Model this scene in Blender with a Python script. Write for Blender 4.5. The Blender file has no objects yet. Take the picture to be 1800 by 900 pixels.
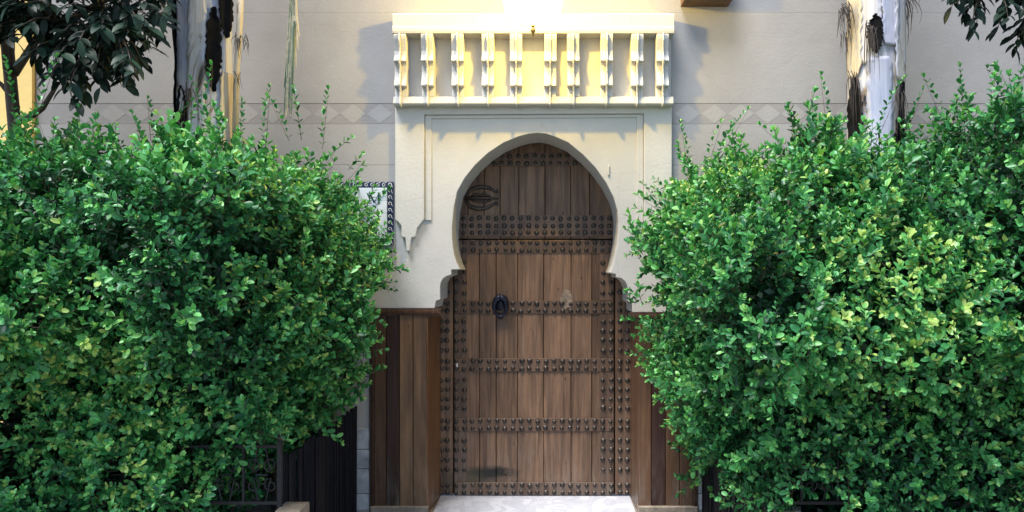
import bpy, bmesh, math, random
import numpy as np
from mathutils import Vector, Matrix
random.seed(7)
rng = np.random.default_rng(11)
R = math.radians
SC = bpy.context.scene
COL = SC.collection

# ------------------------------------------------------------------ camera, world, sun, exposure
D, F, VX, VY, EYE = 5.2, 1300.0, 960.0, 480.0, 1.56
cam_d = bpy.data.cameras.new("camera")
cam = bpy.data.objects.new("camera", cam_d)
COL.objects.link(cam)
cam.location = (0, -D, EYE)
cam.rotation_euler = (R(90), 0, 0)
cam_d.sensor_width = 36.0
cam_d.lens = 36.0 * F / 1800.0
cam_d.shift_x = -(VX - 900) / 1800.0
cam_d.shift_y = (VY - 450) / 1800.0
cam_d.clip_end = 500
SC.camera = cam

SUN_EL, SUN_AZ = 66.0, 222.0            # azimuth: compass-like angle, 180 = from behind the camera
w = bpy.data.worlds.new("World")
SC.world = w
w.use_nodes = True
wn = w.node_tree
sky = wn.nodes.new("ShaderNodeTexSky")
sky.sky_type = 'NISHITA'
sky.sun_disc = False
sky.sun_elevation = R(SUN_EL)
sky.sun_rotation = R(SUN_AZ)
sky.air_density = 1.0
sky.dust_density = 0.3
sky.ozone_density = 1.3
wn.links.new(sky.outputs[0], wn.nodes["Background"].inputs[0])
wn.nodes["Background"].inputs[1].default_value = 0.125
sd = bpy.data.lights.new("sun", 'SUN')
sun = bpy.data.objects.new("sun", sd)
COL.objects.link(sun)
sd.energy = 2.9
sd.angle = R(25)
sd.color = (1.0, 0.98, 0.95)
sdir = Vector((math.sin(R(SUN_AZ)) * math.cos(R(SUN_EL)), math.cos(R(SUN_AZ)) * math.cos(R(SUN_EL)), math.sin(R(SUN_EL))))
sun.rotation_euler = (-sdir).to_track_quat('-Z', 'Y').to_euler()
SC.view_settings.view_transform = 'Standard'
SC.view_settings.look = 'None'
SC.view_settings.gamma = 1
SC.view_settings.exposure = 1.27
LAMP_W = 70.0

# ------------------------------------------------------------------ helpers
def P(px, py, out=0.0):
    """a point of the place: on the plane 'out' metres in front of the house wall"""
    s = F / (D - out)
    return Vector(((px - VX) / s, -out, EYE + (VY - py) / s))

def PX(px, out=0.0): return P(px, 0, out).x
def PZ(py, out=0.0): return P(0, py, out).z

class MB:
    def __init__(self):
        self.v, self.f, self.m = [], [], []
    def add(self, vs, fs, mi=0):
        b = len(self.v)
        self.v += [tuple(p) for p in vs]
        self.f += [tuple(i + b for i in q) for q in fs]
        self.m += [mi] * len(fs)
    def box(self, x0, x1, y0, y1, z0, z1, mi=0):
        vs = [(x0, y0, z0), (x1, y0, z0), (x1, y1, z0), (x0, y1, z0), (x0, y0, z1), (x1, y0, z1), (x1, y1, z1), (x0, y1, z1)]
        self.add(vs, [(0, 3, 2, 1), (4, 5, 6, 7), (0, 1, 5, 4), (1, 2, 6, 5), (2, 3, 7, 6), (3, 0, 4, 7)], mi)
    def cbox(self, x0, x1, y0, y1, z0, z1, c=0.004, mi=0, wob=0.0):
        """box whose front (y0) edges are chamfered"""
        w_ = lambda: random.uniform(-wob, wob)
        vs = [(x0, y1, z0), (x1, y1, z0), (x1, y1, z1), (x0, y1, z1),
              (x0, y0 + c, z0), (x1, y0 + c, z0), (x1, y0 + c, z1), (x0, y0 + c, z1),
              (x0 + c, y0 + w_(), z0 + c), (x1 - c, y0 + w_(), z0 + c), (x1 - c, y0 + w_(), z1 - c), (x0 + c, y0 + w_(), z1 - c)]
        fs = [(0, 3, 2, 1), (0, 1, 5, 4), (1, 2, 6, 5), (2, 3, 7, 6), (3, 0, 4, 7),
              (4, 5, 9, 8), (5, 6, 10, 9), (6, 7, 11, 10), (7, 4, 8, 11), (8, 9, 10, 11)]
        self.add(vs, fs, mi)
    def tube(self, pts, rad, n=6, mi=0, flat=1.0, cap=True):
        pts = [Vector(p) for p in pts]
        k = len(pts)
        rad = [rad] * k if not hasattr(rad, '__len__') else rad
        rings = []
        up = None
        for i, p in enumerate(pts):
            t = (pts[min(i + 1, k - 1)] - pts[max(i - 1, 0)]).normalized()
            if up is None:
                up = t.orthogonal().normalized()
            a = (up - t * up.dot(t))
            a = a.normalized() if a.length > 1e-6 else t.orthogonal().normalized()
            up = a
            b = t.cross(a)
            rings.append([p + (a * math.cos(2 * math.pi * j / n) + b * math.sin(2 * math.pi * j / n) * flat) * rad[i] for j in range(n)])
        vs = [q for r in rings for q in r]
        fs = [(i * n + j, i * n + (j + 1) % n, (i + 1) * n + (j + 1) % n, (i + 1) * n + j) for i in range(k - 1) for j in range(n)]
        if cap:
            fs += [tuple(range(n))[::-1], tuple((k - 1) * n + j for j in range(n))]
        self.add(vs, fs, mi)
    def lathe(self, prof, c, n=16, axis='z', mi=0):
        """prof: (radius, along)"""
        vs, fs = [], []
        for r, h in prof:
            for j in range(n):
                a = 2 * math.pi * j / n
                if axis == 'z':
                    vs.append((c[0] + r * math.cos(a), c[1] + r * math.sin(a), c[2] + h))
                else:
                    vs.append((c[0] + r * math.cos(a), c[1] - h, c[2] + r * math.sin(a)))
        for i in range(len(prof) - 1):
            for j in range(n):
                fs.append((i * n + j, i * n + (j + 1) % n, (i + 1) * n + (j + 1) % n, (i + 1) * n + j))
        self.add(vs, fs, mi)
    def prism(self, poly, y0, y1, mi=0):
        """poly: list of (x, z); extruded from y0 (front) to y1 (back)"""
        n = len(poly)
        ar = sum(poly[i][0] * poly[(i + 1) % n][1] - poly[(i + 1) % n][0] * poly[i][1] for i in range(n))
        if ar < 0: poly = poly[::-1]
        vs = [(x, y0, z) for x, z in poly] + [(x, y1, z) for x, z in poly]
        fs = [tuple(range(n)), tuple(range(2 * n - 1, n - 1, -1))]
        fs += [(i, i + n, (i + 1) % n + n, (i + 1) % n) for i in range(n)]
        self.add(vs, fs, mi)
    def mesh(self, name, mats, smooth=False):
        me = bpy.data.meshes.new(name)
        me.from_pydata(self.v, [], self.f)
        for m in (mats if isinstance(mats, (list, tuple)) else [mats]): me.materials.append(m)
        if len(set(self.m)) > 1: me.polygons.foreach_set("material_index", self.m)
        if smooth: me.polygons.foreach_set("use_smooth", [True] * len(me.polygons))
        me.update()
        return me
    def build(self, name, mats, parent=None, smooth=False, **props):
        return link(name, self.mesh(name, mats, smooth), parent, **props)

def link(name, me, parent=None, loc=None, **props):
    o = bpy.data.objects.new(name, me)
    COL.objects.link(o)
    if parent is not None: o.parent = parent
    if loc is not None: o.location = loc
    for k, v in props.items(): o[k] = v
    return o

def thing(name, label, cat, loc=(0, 0, 0), group=None):
    o = bpy.data.objects.new(name, None)
    COL.objects.link(o)
    o.location = loc
    o['label'] = label
    o['category'] = cat
    if group: o['group'] = group
    return o

# ------------------------------------------------------------------ materials
class NT:
    def __init__(self, name):
        self.mat = bpy.data.materials.new(name)
        self.mat.use_nodes = True
        self.t = self.mat.node_tree
        self.b = self.t.nodes["Principled BSDF"]
        self.out = self.t.nodes["Material Output"]
    def n(self, typ, **kw):
        x = self.t.nodes.new(typ)
        for k, v in kw.items(): setattr(x, k, v)
        return x
    def l(self, a, b): self.t.links.new(a, b)
    def coords(self, scale=(1, 1, 1), rand=True, src='Object'):
        tc = self.n("ShaderNodeTexCoord")
        v = tc.outputs[src]
        if rand:
            oi = self.n("ShaderNodeObjectInfo")
            mu = self.n("ShaderNodeMath", operation='MULTIPLY'); mu.inputs[1].default_value = 37.0
            self.l(oi.outputs['Random'], mu.inputs[0])
            ad = self.n("ShaderNodeVectorMath", operation='ADD')
            self.l(v, ad.inputs[0]); self.l(mu.outputs[0], ad.inputs[1])
            v = ad.outputs[0]
        mp = self.n("ShaderNodeMapping"); mp.inputs['Scale'].default_value = scale
        self.l(v, mp.inputs['Vector'])
        return mp.outputs[0]
    def pos(self, scale=(1, 1, 1)):
        g = self.n("ShaderNodeNewGeometry")
        mp = self.n("ShaderNodeMapping"); mp.inputs['Scale'].default_value = scale
        self.l(g.outputs['Position'], mp.inputs['Vector'])
        return mp.outputs[0]
    def noise(self, vec, scale, detail=4, rough=0.55, dist=0.0):
        x = self.n("ShaderNodeTexNoise")
        x.inputs['Scale'].default_value = scale; x.inputs['Detail'].default_value = detail
        x.inputs['Roughness'].default_value = rough; x.inputs['Distortion'].default_value = dist
        self.l(vec, x.inputs['Vector'])
        return x.outputs['Fac']
    def ramp(self, fac, stops):
        r = self.n("ShaderNodeValToRGB")
        e = r.color_ramp.elements
        while len(e) < len(stops): e.new(0.5)
        for i, (p, c) in enumerate(stops):
            e[i].position = p
            e[i].color = (*c, 1) if hasattr(c, '__len__') else (c, c, c, 1)
        self.l(fac, r.inputs[0])
        return r.outputs[0]
    def mix(self, fac, a, b, mode='MIX'):
        m = self.n("ShaderNodeMix", data_type='RGBA', blend_type=mode)
        for s, x in ((m.inputs[0], fac), (m.inputs[6], a), (m.inputs[7], b)):
            if hasattr(x, 'is_output'): self.l(x, s)
            elif hasattr(x, '__len__'): s.default_value = (*x, 1)
            else: s.default_value = x
        return m.outputs[2]
    def math(self, op, a, b=0.0, clamp=False):
        m = self.n("ShaderNodeMath", operation=op, use_clamp=clamp)
        for s, x in ((m.inputs[0], a), (m.inputs[1], b)):
            if hasattr(x, 'is_output'): self.l(x, s)
            else: s.default_value = x
        return m.outputs[0]
    def bump(self, h, strength=0.3, dist=0.01):
        b = self.n("ShaderNodeBump")
        b.inputs['Strength'].default_value = strength; b.inputs['Distance'].default_value = dist
        self.l(h, b.inputs['Height']); self.l(b.outputs[0], self.b.inputs['Normal'])
    def set(self, color=None, rough=None, metal=None, spec=None):
        if color is not None:
            if hasattr(color, 'is_output'): self.l(color, self.b.inputs['Base Color'])
            else: self.b.inputs['Base Color'].default_value = (*color, 1)
        if rough is not None:
            if hasattr(rough, 'is_output'): self.l(rough, self.b.inputs['Roughness'])
            else: self.b.inputs['Roughness'].default_value = rough
        if metal is not None: self.b.inputs['Metallic'].default_value = metal
        if spec is not None: self.b.inputs['Specular IOR Level'].default_value = spec
        return self.mat

def plaster(name, c, dirt=(0.42, 0.38, 0.33), amt=0.35, streak=True):
    t = NT(name)
    p = t.pos()
    big = t.noise(p, 1.1, 5, 0.6)
    col = t.mix(t.math('MULTIPLY', t.ramp(big, [(0.42, 0.0), (0.75, 1.0)]), amt), c, dirt)
    mott = t.noise(p, 9, 5, 0.65)
    col = t.mix(t.ramp(mott, [(0.35, 0.0), (0.75, 0.35)]), col, [x * 0.86 for x in c])
    chalk = t.noise(p, 26, 3, 0.6)
    col = t.mix(t.ramp(chalk, [(0.62, 0.0), (0.72, 0.3)]), col, [min(0.86, x * 1.15) for x in c])
    if streak:
        sp = t.pos((14, 14, 1.3))
        stv = t.noise(sp, 2.2, 5, 0.7)
        col = t.mix(t.ramp(stv, [(0.66, 0.0), (0.80, 0.45)]), col, (0.16, 0.13, 0.10))
        cr = t.n("ShaderNodeTexVoronoi", feature='DISTANCE_TO_EDGE')
        cr.inputs['Scale'].default_value = 0.75
        wv = t.n("ShaderNodeVectorMath", operation='ADD')
        ns = t.n("ShaderNodeTexNoise"); ns.inputs['Scale'].default_value = 5; ns.inputs['Detail'].default_value = 5
        t.l(p, ns.inputs['Vector'])
        sc = t.n("ShaderNodeVectorMath", operation='SCALE'); sc.inputs[3].default_value = 0.16
        t.l(ns.outputs['Color'], sc.inputs[0]); t.l(p, wv.inputs[0]); t.l(sc.outputs[0], wv.inputs[1])
        t.l(wv.outputs[0], cr.inputs['Vector'])
        col = t.mix(t.ramp(cr.outputs['Distance'], [(0.0, 0.13), (0.003, 0.0)]), col, (0.2, 0.17, 0.14))
    h = t.math('ADD', t.noise(p, 55, 4, 0.6), t.math('MULTIPLY', t.noise(p, 5, 3, 0.5), 2.0))
    t.bump(h, 0.15, 0.012)
    return t.set(col, 0.85, spec=0.25)

def wood(name, light, dark, rough=0.6, grain=26.0, greys=0.25, worn=True):
    t = NT(name)
    v = t.coords((1, 1, 0.055))
    g = t.noise(v, grain, 7, 0.62, 0.9)
    col = t.ramp(g, [(0.28, dark), (0.50, [(a + b) / 2 for a, b in zip(light, dark)]), (0.72, light)])
    fine = t.noise(t.coords((1, 1, 0.02)), 160, 3, 0.5)
    col = t.mix(t.ramp(fine, [(0.3, 0.28), (0.55, 0.0)]), col, [x * 0.45 for x in dark])
    oi = t.n("ShaderNodeObjectInfo")
    hv = t.n("ShaderNodeHueSaturation")
    t.l(t.math('ADD', t.math('MULTIPLY', oi.outputs['Random'], 0.4), 0.8), hv.inputs['Value'])
    t.l(col, hv.inputs['Color'])
    col = hv.outputs[0]
    blot = t.noise(t.coords((1, 1, 0.35)), 5.5, 5, 0.65)
    col = t.mix(t.ramp(blot, [(0.42, 0.0), (0.75, 0.55)]), col, [x * 0.6 for x in dark])
    kn = t.n("ShaderNodeTexVoronoi"); kn.inputs['Scale'].default_value = 5.5
    t.l(t.coords((1.6, 0.1, 0.75)), kn.inputs['Vector'])
    col = t.mix(t.ramp(kn.outputs['Distance'], [(0.02, 0.85), (0.075, 0.0)]), col, [x * 0.25 for x in dark])
    if worn:
        sp = t.n("ShaderNodeSeparateXYZ"); g2 = t.n("ShaderNodeNewGeometry"); t.l(g2.outputs['Position'], sp.inputs[0])
        low = t.math('MULTIPLY', t.math('SUBTRACT', 0.42, sp.outputs['Z']), 1.4, True)
        wn_ = t.noise(t.coords((1, 1, 0.25)), 14, 6, 0.7)
        fac = t.math('MULTIPLY', low, t.ramp(wn_, [(0.45, 0.0), (0.68, 1.0)]))
        col = t.mix(t.math('MULTIPLY', fac, 0.75), col, (0.22, 0.19, 0.16))
        gr = t.noise(t.coords((1, 1, 0.12)), 18, 6, 0.7)
        col = t.mix(t.ramp(gr, [(0.55, 0.0), (0.8, greys)]), col, (0.27, 0.22, 0.18))
    t.bump(t.math('ADD', g, t.math('MULTIPLY', fine, 0.5)), 0.45, 0.006)
    return t, col, rough

def simple(name, c, rough=0.5, metal=0.0, var=0.25, scale=20, bump=0.0, spec=None):
    t = NT(name)
    v = t.coords()
    n = t.noise(v, scale, 5, 0.6)
    col = t.ramp(n, [(0.3, [x * (1 - var) for x in c]), (0.7, [min(1, x * (1 + var)) for x in c])])
    if bump: t.bump(n, bump, 0.01)
    return t.set(col, rough, metal, spec)

M = {}
M['wall'] = plaster('wall_plaster', (0.35, 0.335, 0.325), (0.235, 0.215, 0.205), 0.65)
M['band'] = plaster('shaded_band_plaster', (0.29, 0.272, 0.268), (0.22, 0.205, 0.2), 0.4)  # darker plaster: shading of the recessed triangles put into the colour
M['surround'] = plaster('surround_plaster', (0.53, 0.512, 0.48), (0.40, 0.375, 0.345), 0.5, streak=True)
M['ochre'] = plaster('ochre_glow_plaster', (0.86, 0.62, 0.24), (0.7, 0.48, 0.2), 0.4)  # bright saturated yellow paint stands in for lamp glow on this wall
M['plinth'] = simple('plinth_stone', (0.33, 0.34, 0.365), 0.65, var=0.4, scale=11, bump=0.4)
def finish(t3):
    t, col, rough = t3
    return t.set(col, rough, spec=0.35)
# door timber, with the black scorch low on the left leaf
t, col, rough = wood('door_wood', (0.265, 0.15, 0.088), (0.058, 0.032, 0.021), 0.5)
pp = t.n("ShaderNodeNewGeometry")
def blob(cx, cz, rx, rz, soft, colr, amt):
    global col
    s = t.n("ShaderNodeSeparateXYZ"); t.l(pp.outputs['Position'], s.inputs[0])
    a = t.math('DIVIDE', t.math('SUBTRACT', s.outputs['X'], cx), rx)
    b = t.math('DIVIDE', t.math('SUBTRACT', s.outputs['Z'], cz), rz)
    d = t.math('SQRT', t.math('ADD', t.math('MULTIPLY', a, a), t.math('MULTIPLY', b, b)))
    nz = t.noise(t.pos((1, 1, 1.5)), 16, 6, 0.75)
    d = t.math('ADD', d, t.math('MULTIPLY', t.math('SUBTRACT', nz, 0.5), 1.6))
    m = t.math('SUBTRACT', 1.0, t.math('DIVIDE', t.math('SUBTRACT', d, 1 - soft), soft), True)
    m = t.math('MINIMUM', m, 1.0)
    col = t.mix(t.math('MULTIPLY', m, amt, True), col, colr)
q = P(862, 832, -0.40); blob(q.x, q.z, 0.24, 0.062, 0.6, (0.010, 0.009, 0.008), 1.0)
q = P(835, 846, -0.40); blob(q.x, q.z, 0.34, 0.12, 0.9, (0.03, 0.024, 0.018), 0.75)
q = P(995, 528, -0.40); blob(q.x, q.z, 0.055, 0.075, 0.6, (0.33, 0.26, 0.20), 0.8)
q = P(815, 842, -0.40); blob(q.x, q.z, 0.16, 0.12, 0.8, (0.10, 0.105, 0.05), 0.35)
M['door'] = t.set(col, 0.55, spec=0.35)
M['strap'] = finish(wood('strap_wood', (0.175, 0.103, 0.066), (0.055, 0.032, 0.022), 0.55, greys=0.15))
M['oak'] = finish(wood('oak_wood', (0.235, 0.115, 0.05), (0.11, 0.045, 0.018), 0.42))
M['maroon'] = finish(wood('maroon_wood', (0.058, 0.026, 0.019), (0.026, 0.012, 0.010), 0.4, greys=0.08))
M['brown'] = finish(wood('brown_wood', (0.28, 0.155, 0.08), (0.06, 0.031, 0.018), 0.45, grain=14))
M['walnut'] = finish(wood('walnut_wood', (0.19, 0.095, 0.05), (0.045, 0.023, 0.014), 0.42, grain=13))
M['scar'] = simple('scarred_wood', (0.20, 0.145, 0.105), 0.6, 0, 0.7, 30, 0.6)
M['rope'] = finish(wood('rope_wood', (0.10, 0.05, 0.03), (0.04, 0.02, 0.014), 0.45, worn=False))
M['iron'] = simple('stud_iron', (0.052, 0.042, 0.036), 0.38, 0.45, 0.45, 30, 0.3)
M['blue_iron'] = simple('knocker_iron', (0.022, 0.026, 0.045), 0.34, 0.6, 0.3, 30, 0.2)
M['black_iron'] = simple('fence_iron', (0.012, 0.011, 0.012), 0.6, 0.2, 0.4, 30, 0.2)
M['slat'] = simple('slat_paint', (0.004, 0.0045, 0.008), 0.6, 0.0, 0.5, 12, 0.2, 0.2)
M['void'] = simple('dark_backing', (0.012, 0.010, 0.009), 0.9)
M['brass'] = simple('brass', (0.35, 0.22, 0.08), 0.35, 0.9, 0.3, 40)
M['sign_white'] = simple('sign_glaze', (0.62, 0.66, 0.74), 0.18, 0, 0.08, 8)
M['navy'] = simple('navy_glaze', (0.012, 0.014, 0.06), 0.18, 0, 0.3, 30)
M['curl'] = simple('white_glaze', (0.72, 0.72, 0.74), 0.2, 0, 0.05)
M['soil'] = simple('soil', (0.035, 0.026, 0.019), 0.95, 0, 0.5, 30, 0.8)
M['sand'] = simple('sandstone', (0.24, 0.195, 0.15), 0.8, 0, 0.35, 18, 0.6)
M['pave'] = simple('paving', (0.17, 0.155, 0.14), 0.8, 0, 0.3, 4, 0.3)
t = NT('marble')
v = t.pos()
vein = t.noise(v, 3.5, 8, 0.65, 1.8)
M['marble'] = t.set(t.ramp(vein, [(0.38, (0.52, 0.53, 0.58)), (0.50, (0.42, 0.43, 0.49)), (0.54, (0.55, 0.56, 0.61)), (0.8, (0.60, 0.60, 0.64))]), 0.3)

def leafmat(name, ramp, rough=0.38, trans=0.25, stem=(0.09, 0.06, 0.035), spec=0.5):
    t = NT(name)
    a = t.n("ShaderNodeAttribute", attribute_name='tint')
    col = t.ramp(a.outputs['Fac'], ramp)
    is_stem = t.math('LESS_THAN', a.outputs['Fac'], -0.5)
    col = t.mix(is_stem, col, stem)
    t.set(col, rough, spec=spec)
    tr = t.n("ShaderNodeBsdfTranslucent")
    t.l(t.mix(1.0, col, (1.0, 1.25, 0.55), 'MULTIPLY'), tr.inputs['Color'])
    ms = t.n("ShaderNodeMixShader"); ms.inputs[0].default_value = trans
    t.l(t.b.outputs[0], ms.inputs[1]); t.l(tr.outputs[0], ms.inputs[2])
    t.l(ms.outputs[0], t.out.inputs['Surface'])
    return t.mat
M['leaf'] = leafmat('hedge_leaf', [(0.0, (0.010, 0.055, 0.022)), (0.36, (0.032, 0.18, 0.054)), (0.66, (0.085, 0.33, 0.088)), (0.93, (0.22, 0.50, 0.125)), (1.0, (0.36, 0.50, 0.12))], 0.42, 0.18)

def bark(name, scale=1.0, pal=((0.33, 0.36, 0.46), (0.60, 0.60, 0.66), (0.66, 0.61, 0.54), (0.40, 0.36, 0.36)), black=0.60):
    """waxy pale sheath skin, blue white and cream, with torn black and tan patches running lengthwise"""
    t = NT(name)
    v = t.coords((1, 1, 0.16), rand=True)
    n1 = t.noise(v, 7.5 * scale, 6, 0.6, 0.6)
    col = t.ramp(n1, [(0.30, pal[0]), (0.45, pal[1]), (0.58, pal[2]), (0.75, pal[3])])
    st = t.noise(t.coords((1, 1, 0.03)), 60, 4, 0.6)
    col = t.mix(t.ramp(st, [(0.4, 0.35), (0.6, 0.0)]), col, (0.30, 0.28, 0.29))
    n2 = t.noise(t.coords((1, 1, 0.3)), 6.0 * scale, 7, 0.62, 0.5)
    col = t.mix(t.ramp(n2, [(black - .04, 0.0), (black, 0.9)]), col, (0.30, 0.21, 0.13))
    col = t.mix(t.ramp(n2, [(black, 0.0), (black + .04, 1.0)]), col, (0.012, 0.011, 0.013))
    t.bump(t.math('ADD', st, n2), 0.4, 0.01)
    return t.set(col, 0.5)
M['bark'] = bark('pale_sheath')
M['sheath_dark'] = simple('dark_sheath', (0.006, 0.006, 0.007), 0.85, 0, 0.5, 12, 0.5, 0.1)
M['sheath_cream'] = bark('cream_sheath', 1.3, ((0.34, 0.24, 0.14), (0.60, 0.48, 0.30), (0.64, 0.56, 0.42), (0.42, 0.36, 0.30)), 0.68)
M['sheath_blue'] = bark('blue_sheath', 1.2, ((0.20, 0.22, 0.30), (0.44, 0.47, 0.60), (0.54, 0.54, 0.64), (0.34, 0.32, 0.36)), 0.64)
M['fibre'] = simple('dry_fibre', (0.06, 0.047, 0.04), 0.8, 0, 0.5, 20)
M['straw'] = simple('straw', (0.50, 0.42, 0.26), 0.7, 0, 0.3, 20)
M['frond'] = simple('green_frond', (0.05, 0.10, 0.06), 0.5, 0, 0.4, 20)
M['twig'] = simple('twig_bark', (0.055, 0.042, 0.033), 0.8, 0, 0.4, 25, 0.5)

# ------------------------------------------------------------------ ground
WALL_T = 0.395
GZ = -0.28
g = MB(); g.box(-40, 40, -40, 3, GZ - 0.3, GZ)
g.build('ground', M['pave'], kind='structure')

# ------------------------------------------------------------------ house facade
house = thing('house_facade', 'pale plaster house front with pointed horseshoe arch and studded door', 'house', (0, 0, 0))
Z22, Z182, Z218, Z290, Z466 = PZ(22), PZ(182), PZ(218), PZ(290), PZ(466)
XL, XR = PX(696), PX(1180)
ZTOP, XO = 4.7, 7.0
def panel(x0, x1, z0, z1, m, y=0.0, name='wall_course'):
    b = MB(); b.cbox(x0, x1, y, WALL_T, z0, z1, 0.0012)
    return b.build(name, m, house)
XN = PX(62)          # where the neighbouring yellow wall takes over
panel(XN, XO, Z22, ZTOP, M['wall'], name='upper_wall')
gp = 0.0008
for x0, x1 in ((XN, XL), (XR, XO)):
    panel(x0, x1, Z182 + gp, Z22, M['wall'])
    panel(x0, x1, Z218 + gp, Z182 - gp, M['band'], 0.0012, 'diamond_band')
    panel(x0, x1, Z290 + gp, Z218 - gp, M['wall'])
    panel(x0, x1, Z466, Z290 - gp, M['wall'])
b = MB(); b.box(XN, XL + .0, WALL_T * 0.5, WALL_T - 0.01, Z466, Z22 - 0.01); b.box(XR, XO, WALL_T * 0.5, WALL_T - 0.01, Z466, Z22 - 0.01)
b.build('wall_core', M['wall'], house)
# raised lozenges of the incised band
hw, hh = PX(983.5) - PX(960), (Z182 - Z218) / 2 - 0.004
b = MB(); b.prism([(-hw + .003, 0), (0, -hh), (hw - .003, 0), (0, hh)], 0.0004, 0.004)
loz = b.mesh('lozenge', M['wall'])
zc = (Z182 + Z218) / 2
for i in range(12):
    link('lozenge', loz, house, (XL - 0.02 - hw - i * 2 * hw, 0, zc))
for i in range(20):
    link('lozenge', loz, house, (XR + 0.02 + hw + i * 2 * hw, 0, zc))

# central plaster with the arch cut through it
arch = [(764, 542), (766.5, 529), (773.6, 526.6), (773.6, 505), (774.8, 497), (778.6, 490), (785, 485.4), (793.2, 483), (793.4, 474.2),
        (808, 473.6), (803, 463), (799, 450), (796.4, 436), (795, 420), (794.6, 402), (796, 382), (798, 363), (803.5, 337), (816.7, 313),
        (835.6, 289.5), (858.3, 268.5), (884.7, 251), (911, 240), (930, 235), (945, 233.6), (960, 235), (975, 240), (999, 250.5), (1025, 272),
        (1047, 295), (1066, 322), (1079, 348), (1085.5, 371), (1087.3, 390), (1086.8, 409), (1084.5, 430), (1081, 450), (1076.5, 468), (1072, 479.5),
        (1082.6, 482), (1083, 487.5), (1093, 489.5), (1100, 496), (1104, 506), (1104.5, 531), (1111, 535), (1112, 549)]
poly = [P(x, y) for x, y in arch]
poly = [(p.x, p.z) for p in poly]
ZWL, ZWR = PZ(542), PZ(549)
XJL, XJR = -0.832, 0.648         # outer edges of the doorway below the arch
poly = [(XN, ZWL), (poly[0][0] - 0.0, ZWL)] + poly[1:-1] + [(poly[-1][0], ZWR), (XO, ZWR), (XO, Z466 - gp), (XR, Z466 - gp), (XR, Z22), (XL, Z22), (XL, Z466 - gp), (XN, Z466 - gp)]
b = MB(); b.prism(poly, 0.0, WALL_T)
o = b.build('arch_wall', M['surround'], house)
md = o.modifiers.new('bevel', 'BEVEL'); md.width = 0.004; md.segments = 2; md.limit_method = 'ANGLE'; md.angle_limit = R(25)
# lower walls either side of the doorway
XWL, XWR = PX(650), PX(1227)
b = MB()
b.box(XN, XWL, 0, WALL_T, PZ(752), ZWL); b.box(XWR, XO, 0, WALL_T, PZ(752), ZWR)
b.box(XWL, XJL, 0.03, WALL_T, GZ, ZWL - 0.001); b.box(XJR, XWR, 0.03, WALL_T, GZ, ZWR - 0.001)
b.box(XN, XWL, 0.01, WALL_T, GZ, PZ(752)); b.box(XWR, XO, 0.01, WALL_T, GZ, PZ(752))
b.build('lower_wall', M['wall'], house)
# grey stone plinth courses of the lower wall
ys = [752, 790, 824, 868, 897]
for k in range(4):
    for xa, xb in ((XN, -2.6), (-2.6, -1.95), (-1.95, XWL), (XWR, 1.9), (1.9, 2.6), (2.6, XO)):
        b = MB(); b.cbox(xa + 0.002, xb - 0.002, -0.006, 0.01, PZ(ys[k + 1]) + 0.002, PZ(ys[k]) - 0.002, 0.005, wob=0.002)
        b.build('plinth_stone', M['plinth'], house)

# ---- raised surround (alfiz) : outer fillet with hanging feet, and the inner fillet
def ppoly(pts, out): return [((P(x, y).x), P(x, y).z) for x, y in pts]
left_foot = [(747, 203), (747, 386), (735, 402), (731.5, 417), (724.4, 419), (721.5, 442), (716, 442), (714, 418.7), (707, 417), (707, 398), (701, 390.6), (696, 387), (696, 180)]
right_foot = [(1180, 180), (1180, 391), (1174, 395), (1168, 402), (1168, 421), (1161, 423), (1159, 446), (1154, 446), (1151, 423), (1144, 421), (1141, 406), (1131, 390), (1131, 201)]
b = MB(); b.prism(ppoly(left_foot + right_foot, 0.034), -0.034, 0.001)
o = b.build('raised_surround', M['surround'], house)
md = o.modifiers.new('bevel', 'BEVEL'); md.width = 0.006; md.segments = 2; md.limit_method = 'ANGLE'; md.angle_limit = R(25)
b = MB(); b.prism(ppoly([(747.3, 203.3), (747.3, 388), (759, 388), (759, 209), (1119, 207), (1119, 392), (1130.7, 392), (1130.7, 201.3)], 0), -0.012, 0.001)
o = b.build('inner_fillet', M['surround'], house)
md = o.modifiers.new('bevel', 'BEVEL'); md.width = 0.005; md.segments = 2; md.limit_method = 'ANGLE'; md.angle_limit = R(25)

# ---- frieze: fascia, sill, nine niches, ten wavy corbels
FO = 0.15
zf = lambda py: PZ(py, FO)
b = MB()
prof = [(22, 0.128), (24, 0.133), (44, 0.133), (47, 0.139), (53, 0.140), (57, 0.137)]
xs0, xs1 = XL + 0.004, XR - 0.004
def strip(b, prof, x0, x1, zfun, back):
    n = len(prof)
    vs = [(x0, -o_, zfun(py)) for py, o_ in prof] + [(x0, back, zfun(prof[-1][0])), (x0, back, zfun(prof[0][0]))]
    k = len(vs)
    vs += [(x1, y, z) for x, y, z in vs]
    fs = [(i, (i + 1) % k, (i + 1) % k + k, i + k) for i in range(k)]
    fs += [tuple(range(k))[::-1], tuple(range(k, 2 * k))]
    b.add(vs, fs)
strip(b, prof, xs0, xs1, zf, 0.001)
b.build('fascia', M['surround'], house)
b = MB()
strip(b, [(167, 0.100), (168, 0.104), (178.5, 0.112), (180.5, 0.109), (182, 0.09)], xs0, xs1, zf, 0.001)
b.build('frieze_sill', M['surround'], house)
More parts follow.
